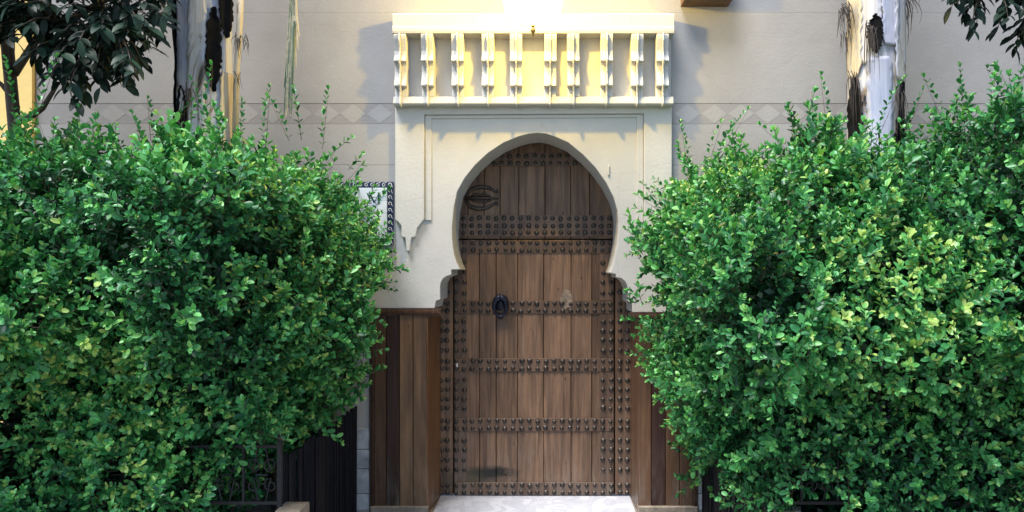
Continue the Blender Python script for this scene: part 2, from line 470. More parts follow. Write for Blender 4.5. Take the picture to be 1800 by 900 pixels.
# side cheeks closing the frieze
b = MB()
band = [(56.9, .134), (60, .137), (66, .134), (76, .122), (86, .112), (94, .116), (101, .130), (104.5, .137), (106.2, .136), (107, .108), (112, .098), (122, .099), (132, .110), (141, .124), (147, .132), (149.4, .133), (150, .086), (152, .086), (160, .095), (166.9, .0995)]
pitch = (P(1168.4, 100, FO).x - P(703.7, 100, FO).x) / 9
cx0 = P(703.7, 100, FO).x
hwid = (P(10.8, 0, FO).x - P(0, 0, FO).x)
strip(b, band, -hwid, -0.0063, zf, -0.009)
strip(b, band, 0.0063, hwid, zf, -0.009)
finp = [(56.8, .142), (60, .156), (70, .158), (82, .140), (90, .136), (98, .148), (105, .162), (110, .156), (118, .138), (128, .132), (138, .142), (148, .154), (153, .142), (160, .130), (168, .128), (176, .134), (181, .136), (184, .128), (185, .112)]
strip(b, finp, -0.0062, 0.0062, zf, -0.010)
corb = b.mesh('corbel', M['surround'])
for i in range(10):
    o = link('corbel', corb, house, (cx0 + i * pitch, 0, random.uniform(-.002, .002)))
    o.rotation_euler = (0, R(random.uniform(-0.5, 0.5)), R(random.uniform(-1.5, 1.5)))
    o.location.x += random.uniform(-.004, .004)
    md = o.modifiers.new('bevel', 'BEVEL'); md.width = 0.003; md.segments = 1; md.limit_method = 'ANGLE'; md.angle_limit = R(40)
for i in range(9):   # plaster panel at the back of each niche
    b = MB(); x = cx0 + (i + 0.5) * pitch
    b.cbox(x - pitch / 2 + 0.02, x + pitch / 2 - 0.02, -0.010, 0.0, zf(169), zf(56), 0.003)
    b.build('niche_back', M['surround'], house)

# ---- wooden beam end at the top right
b = MB(); x0, x1 = P(1203, 0, .14).x, P(1288, 0, .14).x
b.cbox(x0, x1, -0.14, 0.0, PZ(12), PZ(12) + 0.24, 0.008)
b.cbox(x0 - 0.012, x1 + 0.012, -0.152, 0.0, PZ(12) + 0.241, PZ(12) + 0.28, 0.008)
b.build('wooden_beam', M['oak'], house, label='short brown wooden beam jutting from the wall')

# ---- wainscot: planks, rope mouldings, plinth, doorway linings
def wains(edges, mats, ztop, out=0.004):
    for (a, c), m in zip(zip(edges[:-1], edges[1:]), mats):
        b = MB(); b.cbox(PX(a) + 0.0015, PX(c) - 0.0015, -out - random.uniform(0, .003), 0.03, PZ(889), ztop - 0.045, 0.004)
        b.build('wainscot_plank', M[m], house)
wains([658, 679, 702, 726, 751.2], ['walnut', 'maroon', 'brown', 'brown'], ZWL)
wains([1122.5, 1145, 1170, 1194.5, 1219], ['walnut', 'maroon', 'walnut', 'walnut'], ZWR)
def rope(b, p0, p1, rad, pitch_, twist):
    p0, p1 = Vector(p0), Vector(p1)
    L = (p1 - p0).length; t_ = (p1 - p0) / L
    side = t_.cross(Vector((0, -1, 0)))
    n = int(L / pitch_)
    for i in range(n):
        c = p0 + t_ * (i + 0.5) * pitch_
        ax = (t_ * 0.75 + side * twist).normalized()
        b.tube([c - ax * rad * 1.25, c - ax * rad * .7, c + ax * rad * .7, c + ax * rad * 1.25], [rad * .35, rad * .62, rad * .62, rad * .35], 5)
def rope_part(x0, x1, ztop, side):
    b = MB()
    b.box(x0, x1, -0.014, 0.03, ztop - 0.012, ztop - 0.0005)
    b.box(x0, x1, -0.006, 0.03, ztop - 0.046, ztop - 0.012)
    b.box(x0, x1, -0.013, 0.03, ztop - 0.050, ztop - 0.043)
    rope(b, (x0, -0.010, ztop - 0.028), (x1, -0.010, ztop - 0.028), 0.016, 0.015, 0.9)
    b.build('rope_moulding', M['rope'], house, smooth=False)
    xv = PX(656) if side < 0 else PX(1221.5)
    b = MB()
    b.box(xv - 0.024, xv + 0.006, -0.012, 0.03, PZ(899), ztop - 0.0005)
    xc = xv + 0.000
    rope(b, (xc, -0.014, PZ(897)), (xc, -0.014, ztop - 0.05), 0.0125, 0.0185, 0.75)
    b.build('rope_moulding', M['rope'], house)
rope_part(PX(660), PX(776), ZWL, -1)
rope_part(PX(1106), PX(1217.5), ZWR, 1)
for a, c in ((PX(652), PX(753)), (PX(1121), PX(1226))):
    b = MB(); b.cbox(a, c, -0.025, 0.03, GZ, PZ(888.5), 0.006)
    b.build('base_stone', M['sand'], house)
DO = -0.40
xdl, xdr = P(775, 0, DO).x, P(1108.5, 0, DO).x
SLAB = PZ(871, DO)
# doorway lining boards (the reveals)
b = MB()
b.add([(XJL, -0.002, SLAB - .05), (xdl, 0.40, SLAB - .05), (xdl, 0.40, ZWL - .06), (XJL, -0.002, ZWL - .06), (XJL - .03, -0.002, SLAB - .05), (xdl - .03, .40, SLAB - .05), (xdl - .03, .40, ZWL - .06), (XJL - .03, -.002, ZWL - .06)],
      [(0, 1, 2, 3), (4, 7, 6, 5), (0, 3, 7, 4), (3, 2, 6, 7), (0, 4, 5, 1), (1, 5, 6, 2)])
b.build('doorway_lining', M['oak'], house)
b = MB()
b.add([(XJR, -0.002, SLAB - .05), (xdr, 0.40, SLAB - .05), (xdr, 0.40, ZWR - .06), (XJR, -0.002, ZWR - .06), (XJR + .03, -0.002, SLAB - .05), (xdr + .03, .40, SLAB - .05), (xdr + .03, .40, ZWR - .06), (XJR + .03, -.002, ZWR - .06)],
      [(0, 3, 2, 1), (4, 5, 6, 7), (0, 4, 7, 3), (3, 7, 6, 2), (0, 1, 5, 4), (1, 2, 6, 5)])
b.build('doorway_lining', M['walnut'], house)
# marble doorstep with a stone border
b = MB(); b.cbox(XJL + 0.028, XJR - 0.01, -0.55, 0.398, GZ, SLAB, 0.0)
o = b.build('doorstep', M['marble'], house)
md = o.modifiers.new('bevel', 'BEVEL'); md.width = 0.012; md.segments = 3
b = MB(); b.box(XJL - 0.01, XJL + 0.026, -0.54, 0.398, GZ, SLAB - 0.006); b.box(XJR - 0.008, XJR + 0.012, -0.54, 0.398, GZ, SLAB - 0.006)
b.build('step_border', M['sand'], house)

# ---- the door: frame boards, upper panel planks, wicket planks, straps, studs, knocker, hinge ornament
door = link('door', None, house)
DZ = lambda py: PZ(py, DO)
DX = lambda px: PX(px, DO)
b = MB(); b.box(DX(740), DX(1140), 0.452, 0.50, SLAB, DZ(225)); b.build('door_backing', M['void'], door)
def plank(x0, x1, z0, z1, y=0.405, m='door', name='door_plank'):
    b = MB(); b.cbox(DX(x0) + .0017, DX(x1) - .0017, y + random.uniform(0, .004), 0.452, z0, z1, 0.004, wob=0.001)
    return b.build(name, M[m], door)
up = [785, 822, 851, 879, 912, 958, 1003, 1037, 1100]
for a, c in zip(up[:-1], up[1:]): plank(a, c, DZ(419.6), DZ(228))
lo = [798, 842.5, 872, 909.8, 955.5, 1004, 1040.5, 1079.5]
for a, c in zip(lo[:-1], lo[1:]): plank(a, c, SLAB + 0.012, DZ(421.8))
plank(748, 796.6, SLAB + 0.002, DZ(419.6), 0.402, 'door', 'frame_board')
plank(1081.2, 1135, SLAB + 0.002, DZ(419.6), 0.402, 'door', 'frame_board')
def strap(x0, x1, y0, y1):
    b = MB(); b.cbox(DX(x0), DX(x1), 0.3995, 0.406, DZ(y1), DZ(y0), 0.002)
    b.build('strap', M['strap'], door)
strap(846, 1040, 268.5, 292.5)
strap(800, 1084, 378, 416)
strap(799, 1078.5, 424, 445)
for yc in (540, 641.5, 746.5): strap(799, 1078.5, yc - 11.5, yc + 11.5)
strap(799, 1078.5, 848, 871)
for x0, x1 in ((798.5, 821), (1053.5, 1079)):
    for a, c in ((445.5, 528), (552, 629.5), (653.5, 734.5), (758.5, 847.5)):
        b = MB(); b.cbox(DX(x0) + .001, DX(x1) - .001, 0.402, 0.407, DZ(c), DZ(a), 0.002)
        b.build('strap', M['strap'], door)

studs = []
xs20 = [802 + 14.32 * i for i in range(20)]
for i in range(13):
    studs += [(854 + 14.3 * i, 287)]
for i in range(9):
    studs += [(882.5 + 14.3 * i, 274)]
for y in (384, 397, 409): studs += [(801 + 14.25 * i, y) for i in range(20)]
main = []
for y in (426.8, 439.5, 533.7, 546.3, 635, 648, 740.2, 753, 853, 866): main += [(x, y) for x in xs20]
cols = [461, 479, 496, 514, 565, 581.5, 598, 616, 668.5, 685, 701, 717.5, 774, 791, 808, 826]
side = [(x, y) for y in cols for x in (802, 815.6, 1060, 1074.2)]
jamb = [(x, y) for y in sorted(cols + [533.7, 546.3, 635, 648, 740.2, 753, 853, 866]) for x in (776.5, 786.5, 1090, 1103) if y > 500 and not (x > 1100 and y < 531) and not (x < 780 and y < 531)]
allst = [s_ for s_ in (main + side + studs) if not (866 < s_[0] < 893 and 525 < s_[1] < 555)]
def stud_mb(b, c, rr, n=8):
    h = rr * 0.75
    b.lathe([(rr * 1.12, -0.003), (rr * 1.1, 0.002), (rr, 0.003), (rr * .86, h * .6), (rr * .5, h * .93), (0.0005, h)], c, n, 'y')
smesh = []
for k in range(4):
    b = MB(); stud_mb(b, (0, 0, 0), 0.0168 * (0.86 + 0.08 * k), 10)
    smesh.append(b.mesh('stud', M['iron'], True))
rest = MB()
rest_l = jamb + allst[300:]
for i, (x, y) in enumerate(allst[:300]):
    o = link('stud', random.choice(smesh), door, (DX(x) + random.uniform(-.005, .005), 0.400, DZ(y) + random.uniform(-.005, .005)))
    o.rotation_euler = (R(random.uniform(-6, 6)), 0, R(random.uniform(-6, 6)))
for x, y in rest_l:
    stud_mb(rest, (DX(x) + random.uniform(-.003, .003), 0.400, DZ(y) + random.uniform(-.003, .003)), 0.0168 * random.uniform(.9, 1.1), 10)
rest.build('studs', M['iron'], door, smooth=True, kind='stuff')

# ring knocker
kc = P(880, 536, DO)
b = MB()
b.lathe([(0.062, 0.0), (0.060, 0.012), (0.046, 0.020), (0.036, 0.022), (0.020, 0.032), (0.0005, 0.036)], (kc.x, 0.402, kc.z + 0.02), 18, 'y')
pts, rad = [], []
for i in range(25):
    a = 2 * math.pi * i / 24 + math.pi / 2
    pts.append((kc.x + 0.047 * math.cos(a), 0.362 - 0.012 * math.sin(a) - 0.01, kc.z - 0.012 + 0.072 * math.sin(a)))
    rad.append(0.0165 + 0.007 * math.sin(a))
b.tube(pts, rad, 8)
b.lathe([(0.016, 0), (0.016, 0.05), (0.010, 0.058), (0.0005, 0.06)], (kc.x, 0.402, kc.z + 0.056), 10, 'y')
b.lathe([(0.022, 0), (0.02, 0.012), (0.010, 0.020), (0.0005, 0.022)], (kc.x, 0.402, kc.z - 0.088), 10, 'y')
b.build('door_knocker', M['blue_iron'], door, smooth=True)
# eye-shaped wrought hinge ornament
b = MB()
hc = P(848, 348, DO)
s1 = 1 / (F / (D - DO))
def hp(dx, dy): return (hc.x + dx * s1, 0.3965, hc.z - dy * s1)
def wave(pts, rad): b.tube([hp(*p) for p in pts], rad, 6, flat=1.0)
wave([(-30, 0), (-26, -9), (-18, -16), (-8, -19), (4, -19.5), (14, -17), (22, -12), (25, -9)], [.006, .011, .015, .016, .014, .012, .009, .006])
wave([(-30, 0), (-27, 9), (-20, 16), (-9, 19), (3, 18.5), (13, 15), (20, 10), (24, 8)], [.006, .011, .015, .016, .014, .012, .009, .006])
wave([(25, -9), (27, -11), (26, -14), (23, -13)], [.006, .005, .005, .004])
wave([(24, 8), (27, 9), (27, 12), (24, 12)], [.006, .005, .005, .004])
wave([(-32, 0), (-12, 0), (0, 0), (14, 0.5), (29, 1)], [.012, .011, .013, .010, .003])
wave([(-22, -1), (-12, -7), (-4, -5), (2, -8), (8, -5), (14, -3)], [.008, .009, .008, .009, .007, .004])
wave([(-22, 2), (-10, 6), (-3, 5), (3, 9), (9, 5), (16, 4)], [.008, .009, .008, .009, .007, .004])
b.build('hinge_ornament', M['iron'], door, smooth=True)
# scar where an old lock sat, latch plate, keyhole tag
b = MB()
sc_c = P(996, 527, DO)
n = 14
b.prism([(sc_c.x + 0.05 * math.cos(2 * math.pi * i / n) * random.uniform(.75, 1.15), sc_c.z + 0.075 * math.sin(2 * math.pi * i / n) * random.uniform(.75, 1.15)) for i in range(n)], 0.3975, 0.407)
b.build('lock_scar', M['scar'], door)
b = MB(); q = P(803.5, 643, DO); b.cbox(q.x - .006, q.x + .006, 0.392, 0.402, q.z - .02, q.z + .02, 0.003)
b.build('latch_tab', M['curl'], door)
b = MB(); q = P(1070, 300, 0); b.cbox(q.x - .007, q.x + .007, -0.012, 0.0, q.z - .035, q.z + .035, 0.005)
b.build('wall_clip', M['surround'], house)

# ------------------------------------------------------------------ neighbour wall (lamp glow painted in as yellow)
b = MB(); b.box(-9, XN - 0.003, -0.03, WALL_T, GZ, ZTOP)
o = b.build('neighbour_wall', M['ochre']); o['label'] = 'neighbouring wall with lamp glow painted in as yellow, seen behind the dark leafy tree'; o['category'] = 'wall'

# ------------------------------------------------------------------ tile sign
sign = thing('tile_sign', 'white tile name sign with navy scroll border half hidden by hedge', 'sign', P(630, 430, 0))
def sgn(px, py): q = P(px, py, 0); return q - sign.location
sx0, sx1 = sgn(560, 0).x, sgn(692, 0).x
sz0, sz1 = sgn(0, 430).z, sgn(0, 320).z
bw = 10.5 / 250
b = MB(); b.cbox(sx0, sx1, -0.016, 0.0, sz0, sz1, 0.003); b.build('sign_back', M['navy'], sign)
nx, nz = 4, 4
for i in range(nx):
    for k in range(nz):
        xa = sx0 + bw + (sx1 - sx0 - 2 * bw) * i / nx; xb = sx0 + bw + (sx1 - sx0 - 2 * bw) * (i + 1) / nx
        za = sz0 + bw + (sz1 - sz0 - 2 * bw) * k / nz; zb = sz0 + bw + (sz1 - sz0 - 2 * bw) * (k + 1) / nz
        bb = MB(); bb.cbox(xa + .0008, xb - .0008, -0.019, -0.0155, za + .0008, zb - .0008, 0.0012); bb.build('tile', M['sign_white'], sign)
def curl_mesh():
    b = MB(); pts = []
    for i in range(15):
        a = -0.5 + i * 0.42
        r = 0.0145 * (1 - i / 20)
        pts.append((r * math.cos(a) - 0.001, -0.0165, r * math.sin(a)))
    b.tube([(0.020, -0.0165, -0.017), (0.0165, -0.0165, -0.012)] + pts, [.0022] * 2 + [.0026] * 15, 4)
    return b.mesh('scroll', M['curl'])
cm = curl_mesh()
nv = 10
for k in range(nv):
    link('scroll', cm, sign, (sx1 - bw / 2 - 0.002, 0, sz0 + 0.02 + (sz1 - sz0 - 0.04) * k / (nv - 1)))
for k in range(1, 12):
    o = link('scroll', cm, sign, (sx1 - bw / 2 - 0.002 - k * 0.041, 0, sz1 - bw / 2)); o.rotation_euler = (0, R(-90), 0)
b = MB()
def bar(p0, p1, w0):
    a, c = sgn(*p0), sgn(*p1)
    d = (c - a).normalized(); s_ = Vector((d.z, 0, -d.x)) * w0 / 2
    b.add([(q_.x, -0.0205, q_.z) for q_ in (a - s_, c - s_, c + s_, a + s_)] + [(q_.x, -0.018, q_.z) for q_ in (a - s_, c - s_, c + s_, a + s_)],
          [(0, 1, 2, 3), (0, 4, 5, 1), (1, 5, 6, 2), (2, 6, 7, 3), (3, 7, 4, 0)])
bar((651, 340), (659, 356.5), .011); bar((659, 356.5), (667, 340.5), .004); bar((667, 339), (667, 357.5), .011); bar((651.3, 339), (651.3, 357.5), .004)
bar((664.4, 357.2), (669.6, 357.2), .004); bar((664.8, 339.4), (669.4, 339.4), .004); bar((648.8, 357.2), (653.8, 357.2), .004); bar((648.8, 339.4), (652.6, 339.4), .004)
b.build('letter', M['navy'], sign)

# ------------------------------------------------------------------ wall lantern (lit)
LO = 0.62
lc = P(937, 60, LO)
BULB = Vector((lc.x, lc.y, lc.z + 0.52))
lan = thing('wall_lantern', 'lit glass and brass lantern glowing above the door', 'lantern', (lc.x, lc.y, lc.z))
b = MB()
b.lathe([(0.0005, -0.015), (0.006, -0.012), (0.005, 0.0), (0.012, 0.01), (0.017, 0.022), (0.012, 0.036), (0.006, 0.044), (0.02, 0.05)], (0, 0, 0), 12)
b.build('finial', M['brass'], lan, smooth=True)
t = NT('lit_glass')
em = t.n("ShaderNodeEmission"); em.inputs[0].default_value = (1.0, 0.76, 0.26, 1); em.inputs[1].default_value = 6.0
tr = t.n("ShaderNodeBsdfTransparent"); tr.inputs[0].default_value = (1, 1, 1, 1)
ms = t.n("ShaderNodeMixShader"); ms.inputs[0].default_value = 0.6
t.l(em.outputs[0], ms.inputs[1]); t.l(tr.outputs[0], ms.inputs[2]); t.l(ms.outputs[0], t.out.inputs['Surface'])
M['lit_glass'] = t.mat
prof = [(0.05, 0.05), (0.17, 0.11), (0.21, 0.30), (0.21, 0.62), (0.12, 0.80)]
for k in range(6):
    a0, a1 = 2 * math.pi * k / 6, 2 * math.pi * (k + 1) / 6
    b = MB(); vs = []; fs = []
    for r, h in prof:
        vs += [(r * math.cos(a0), r * math.sin(a0), h), (r * math.cos(a1), r * math.sin(a1), h)]
    fs = [(2 * i, 2 * i + 1, 2 * i + 3, 2 * i + 2) for i in range(len(prof) - 1)]
    b.add(vs, fs); b.build('pane', M['lit_glass'], lan)
    b = MB(); b.tube([(r * math.cos(a0), r * math.sin(a0), h) for r, h in prof], 0.0022, 5); b.build('glazing_bar', M['brass'], lan)
b = MB()
b.lathe([(0.122, 0.80), (0.13, 0.81), (0.09, 0.87), (0.03, 0.93), (0.012, 0.96), (0.0005, 0.97)], (0, 0, 0), 12)
b.build('lantern_cap', M['brass'], lan)
b = MB()
b.tube([(0, 0, 0.96), (0, 0.02, 1.06), (0, 0.2, 1.16), (0, 0.5, 1.12), (0, LO, 1.0)], 0.012, 6)
b.lathe([(0.05, 0), (0.05, 0.012), (0.02, 0.02)], (0, LO, 1.0), 12, 'y')
b.build('bracket', M['brass'], lan)
t = NT('bulb_glow')
em = t.n("ShaderNodeEmission"); em.inputs[0].default_value = (1.0, 0.83, 0.5, 1); em.inputs[1].default_value = 60.0
t.l(em.outputs[0], t.out.inputs['Surface'])
pl = bpy.data.lights.new('lantern_light', 'POINT'); po = bpy.data.objects.new('lantern_light', pl); COL.objects.link(po)
pl.energy = LAMP_W; pl.color = (1.0, 0.67, 0.08); pl.shadow_soft_size = 0.035
po.parent = lan; po.location = BULB - lan.location

# ------------------------------------------------------------------ foliage
def leaf_geo(L, W, fold=0.20, curl=0.14):
    h = W * fold
    z = lambda t_: -curl * L * t_ * t_
    v = np.array([(0, 0, 0), (0, .5 * L, z(.5)), (0, L, z(1)),
                  (-W * .34, .25 * L, h * .8 + z(.25)), (-W * .5, .58 * L, h + z(.58)), (-W * .34, .87 * L, h * .5 + z(.87)),
                  (W * .34, .25 * L, h * .8 + z(.25)), (W * .5, .58 * L, h + z(.58)), (W * .34, .87 * L, h * .5 + z(.87))])
    f = np.array([(0, 1, 4, 3), (1, 2, 5, 4), (0, 6, 7, 1), (1, 7, 8, 2)])
    return v, f

def frame_from(y, up):
    y = y / np.linalg.norm(y)
    x = np.cross(y, up); x /= (np.linalg.norm(x) + 1e-9)
    z = np.cross(x, y)
    return np.stack([x, y, z], 1)

def sprig(npairs, length, L, rg, bend=0.12, rosette=True, young=0.35, spacing_pow=0.8, ang0=60):
    V, Fc, T = [], [], []
    off = 0
    bd = rg.uniform(-bend, bend, 2)
    def axis(t_): return np.array([bd[0] * t_ * t_ * length, bd[1] * t_ * t_ * length, t_ * length])
    st = []
    for t_ in (0, 1.0):
        c = axis(t_); r = 0.0016 * (1.2 - .8 * t_)
        for j in range(3):
            a = 2 * math.pi * j / 3; st.append(c + np.array([r * math.cos(a), r * math.sin(a), 0]))
    V.append(np.array(st)); T.append(np.full(6, -1.0))
    Fc.append(np.array([(i * 3 + j, i * 3 + (j + 1) % 3, (i + 1) * 3 + (j + 1) % 3, (i + 1) * 3 + j) for i in range(1) for j in range(3)]))
    off = 6
    for k in range(npairs):
        t_ = ((k + .6) / npairs) ** spacing_pow
        phi = k * math.pi / 2 + rg.uniform(-.35, .35)
        sz = L * (0.60 + 0.5 * math.sin(math.pi * min(1, (k + 1.0) / npairs) * .85)) * rg.uniform(.75, 1.2)
        for s_ in (0, math.pi):
            a = phi + s_ + rg.uniform(-.2, .2)
            el = R(90 - ang0) + rg.uniform(-.25, .3) + .5 * t_
            d = np.array([math.cos(a) * math.cos(el), math.sin(a) * math.cos(el), math.sin(el)])
            fr = frame_from(d, np.array([0, 0, 1.0]) + rg.uniform(-.25, .25, 3))
            v, f = leaf_geo(sz, sz * rg.uniform(.48, .6))
            V.append(v @ fr.T + axis(t_)); Fc.append(f + off)
            T.append(np.full(9, np.clip(rg.normal(.3, .16) + young * max(0, t_ - .55) * 2, 0, 1)))
            off += 9
    if rosette:
        for j in range(3):
            a = rg.uniform(0, 6.28); el = rg.uniform(.7, 1.3)
            d = np.array([math.cos(a) * math.cos(el), math.sin(a) * math.cos(el), math.sin(el)])
            fr = frame_from(d, np.array([0, 0, 1.0]) + rg.uniform(-.4, .4, 3))
            sz = L * rg.uniform(.45, .75)
            v, f = leaf_geo(sz, sz * .5)
            V.append(v @ fr.T + axis(1.0)); Fc.append(f + off); T.append(np.full(9, np.clip(rg.normal(.55, .12) + young * .6, 0, 1))); off += 9
    return np.concatenate(V), np.concatenate(Fc), np.concatenate(T)

def quads_mesh(name, V, Fc, T, mat):
    me = bpy.data.meshes.new(name)
    me.vertices.add(len(V)); me.vertices.foreach_set("co", V.astype(np.float32).ravel())
    n = len(Fc)
    me.loops.add(n * 4); me.loops.foreach_set("vertex_index", Fc.astype(np.int32).ravel())
    me.polygons.add(n); me.polygons.foreach_set("loop_start", np.arange(n, dtype=np.int32) * 4)
    me.update(calc_edges=True)
    at = me.attributes.new('tint', 'FLOAT', 'POINT'); at.data.foreach_set('value', T.astype(np.float32))
    me.materials.append(mat)
    return me

def noise3(seed, freq, n=14):
    rg = np.random.default_rng(seed)
    k = rg.normal(0, 1, (n, 3)); k /= np.linalg.norm(k, axis=1)[:, None]
    k *= freq * rg.uniform(.6, 1.5, (n, 1)); ph = rg.uniform(0, 6.28, n)
    return lambda p: np.sin(p @ k.T + ph).sum(1) / math.sqrt(n / 2)

def bake(templates, pos, axis, size, rg, tint_shift):
    Vs, Fs, Ts = [], [], []
    off = 0
    which = rg.integers(0, len(templates), len(pos))
    for k, (v, f, t_) in enumerate(templates):
        idx = np.where(which == k)[0]
        if not len(idx): continue
        z = axis[idx]; z = z / np.linalg.norm(z, axis=1)[:, None]
        r = rg.normal(0, 1, (len(idx), 3)); x = np.cross(r, z); x /= np.linalg.norm(x, axis=1)[:, None]
        y = np.cross(z, x)
        Rm = np.stack([x, y, z], 2) * size[idx][:, None, None]
        V = np.einsum('nij,vj->nvi', Rm, v) + pos[idx][:, None, :]
        nv_ = len(v)
        Fa = f[None] + (np.arange(len(idx)) * nv_)[:, None, None] + off
        T = np.where(t_[None] < -.5, -1.0, np.clip(t_[None] + tint_shift[idx][:, None] + 0 * t_[None], 0, 1))
        Vs.append(V.reshape(-1, 3)); Fs.append(Fa.reshape(-1, 4)); Ts.append(T.ravel())
        off += nv_ * len(idx)
    return np.concatenate(Vs), np.concatenate(Fs), np.concatenate(Ts)

TPL = [sprig(int(rng.integers(4, 7)), rng.uniform(.095, .15), rng.uniform(.033, .042), rng) for _ in range(12)]
SPRAY = [sprig(int(rng.integers(6, 9)), rng.uniform(.18, .27), rng.uniform(.036, .046), rng, bend=.35, spacing_pow=.9) for _ in range(6)]

def hedge_build(root, side_prof, front_prof, top_prof, xfar, yback, zlow, sgn_, seed, nsamp):
    """side_prof: (z, x) of the face beside the path; front_prof: (z, out) of the face to the street; top_prof: (x, z)"""
    rg = np.random.default_rng(seed)
    n1, n2, n3 = noise3(seed, 3.2), noise3(seed + 1, 8.5), noise3(seed + 2, 20.0)
    nt, nh = noise3(seed + 3, 5.0), noise3(seed + 4, 6.5)
    sp = np.array(sorted(side_prof)); fp = np.array(sorted(front_prof)); tp = np.array(sorted(top_prof))
    def f(p):
        xs = np.interp(p[:, 2], sp[:, 0], sp[:, 1])
        yf = -np.interp(p[:, 2], fp[:, 0], fp[:, 1])
        zt = np.interp(p[:, 0], tp[:, 0], tp[:, 1])
        dx = (p[:, 0] - xs) * sgn_                 # > 0 outside, on the path
        dy = yf - p[:, 1]
        dz = p[:, 2] - zt
        r = 0.30
        q = np.stack([dx + r, dy + r, dz + r], 1)
        d = np.linalg.norm(np.maximum(q, 0), axis=1) + np.minimum(q.max(1), 0) - r
        d = np.maximum(d, p[:, 1] - yback)
        return d + 0.06 * n1(p) + 0.07 * n2(p) + 0.03 * n3(p)
    x_in = sp[:, 1].max() if sgn_ > 0 else sp[:, 1].min()
    lo_ = np.array([min(xfar, x_in + .35 * sgn_), -fp[:, 1].max() - .3, zlow]); hi_ = np.array([max(xfar, x_in + .35 * sgn_), yback, tp[:, 1].max() + .3])
    p = rg.uniform(lo_, hi_, (nsamp, 3))
    d = f(p)
    keep = (d < 0) & (d > -.55) & (rg.uniform(0, 1, nsamp) < np.exp(d / .13) + 0.05)
    p, d = p[keep], d[keep]
    e = 0.02
    gr = np.stack([f(p + np.eye(3)[k] * e) - f(p - np.eye(3)[k] * e) for k in range(3)], 1)
    gr /= (np.linalg.norm(gr, axis=1)[:, None] + 1e-9)
    hol = nh(p) + .5 * n3(p)
    keep = (hol < 1.0) | (d < -.30)
    p, gr, d = p[keep], gr[keep], d[keep]
    # thin the back face, which nobody sees
    keep = rg.uniform(0, 1, len(p)) < np.where(gr[:, 1] > .6, .35, 1.0)
    keep &= rg.uniform(0, 1, len(p)) < np.interp(p[:, 2], [0.2, 0.7, 1.1], [0.8, 0.85, 1.0])
    p, gr, d = p[keep], gr[keep], d[keep]
    ax = gr * 0.75 + np.array([0, 0, .45]) + rg.normal(0, .42, p.shape)
    low = (p[:, 2] < 1.0)
    ax[low, 2] -= .35
    size = rg.uniform(.65, 1.25, len(p))
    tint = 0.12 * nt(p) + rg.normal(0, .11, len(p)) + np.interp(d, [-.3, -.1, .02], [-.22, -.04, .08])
    w_ = rg.choice(np.where(d > -.06)[0], 900, replace=False)
    Vb, Fb, Tb = bake(SPRAY, p[w_] - gr[w_] * .03, gr[w_] * .8 + np.array([0, 0, .55]) + rg.normal(0, .4, (900, 3)), rg.uniform(.7, 1.2, 900), rg, rg.normal(.06, .08, 900))
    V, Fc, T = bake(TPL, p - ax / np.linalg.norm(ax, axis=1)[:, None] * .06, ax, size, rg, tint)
    # inner fill leaves in the darkest tint: shade of the gaps put into the colour
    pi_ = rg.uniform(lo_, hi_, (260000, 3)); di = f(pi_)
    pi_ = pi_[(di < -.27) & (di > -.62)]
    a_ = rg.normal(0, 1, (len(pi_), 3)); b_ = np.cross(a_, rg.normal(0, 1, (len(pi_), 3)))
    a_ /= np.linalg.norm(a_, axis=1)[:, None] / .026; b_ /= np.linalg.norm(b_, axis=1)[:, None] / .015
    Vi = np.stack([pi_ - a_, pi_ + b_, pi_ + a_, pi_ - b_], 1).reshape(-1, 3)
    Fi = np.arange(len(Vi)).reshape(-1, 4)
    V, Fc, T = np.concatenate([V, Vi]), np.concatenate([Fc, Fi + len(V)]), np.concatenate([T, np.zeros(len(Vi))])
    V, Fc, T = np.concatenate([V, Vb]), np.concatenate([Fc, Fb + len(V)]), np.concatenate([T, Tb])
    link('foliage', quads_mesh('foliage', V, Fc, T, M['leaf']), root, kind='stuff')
    return len(T) // 6

def shoot_mesh(h, rg, n):
    v, f, t_ = sprig(n, h, rg.uniform(.028, .036), rg, bend=0.4, young=.3, spacing_pow=rg.uniform(.8, 1.1), ang0=52)
    t_ = np.where(t_ < -.5, -1, np.clip(t_ + .05, 0, 1))
    return quads_mesh('shoot', v, f, t_, M['leaf'])

left_hedge = thing('hedge', 'big green hedge left of the door, beside the tile sign', 'hedge', (0, 0, 0), 'clipped hedges flanking the doorway')
nl = hedge_build(left_hedge,
    [(2.4, -1.52), (2.3, -1.48), (2.14, -1.38), (1.95, -1.30), (1.72, -1.21), (1.37, -1.17), (1.17, -1.22), (1.02, -1.37), (.78, -1.36), (.6, -1.56), (.2, -1.66)],
    [(2.4, 1.7), (2.0, 1.92), (1.5, 2.04), (1.2, 2.00), (.98, 1.80), (.6, 1.80), (.2, 1.86)],
    [(-3.8, 2.10), (-2.6, 2.06), (-2.0, 2.09), (-1.5, 2.12), (-1.1, 2.08)], -3.7, -0.12, 0.22, 1, 21, 116000)
right_hedge = thing('hedge', 'bigger green hedge right of the door, bulging over the wooden wainscot', 'hedge', (0, 0, 0), 'clipped hedges flanking the doorway')
nr = hedge_build(right_hedge,
    [(2.5, .90), (2.3, .86), (2.05, .77), (1.72, .70), (1.4, .74), (1.1, .82), (.9, .84), (.7, .93), (.5, 1.03), (.2, 1.10)],
    [(2.6, 1.6), (2.0, 1.92), (1.5, 2.04), (1.15, 2.00), (.92, 1.74), (.6, 1.70), (.2, 1.74)],
    [(.5, 1.95), (.9, 2.02), (1.3, 2.15), (1.7, 2.26), (2.2, 2.35), (3.4, 2.37)], 3.2, -0.12, 0.12, -1, 33, 116000)


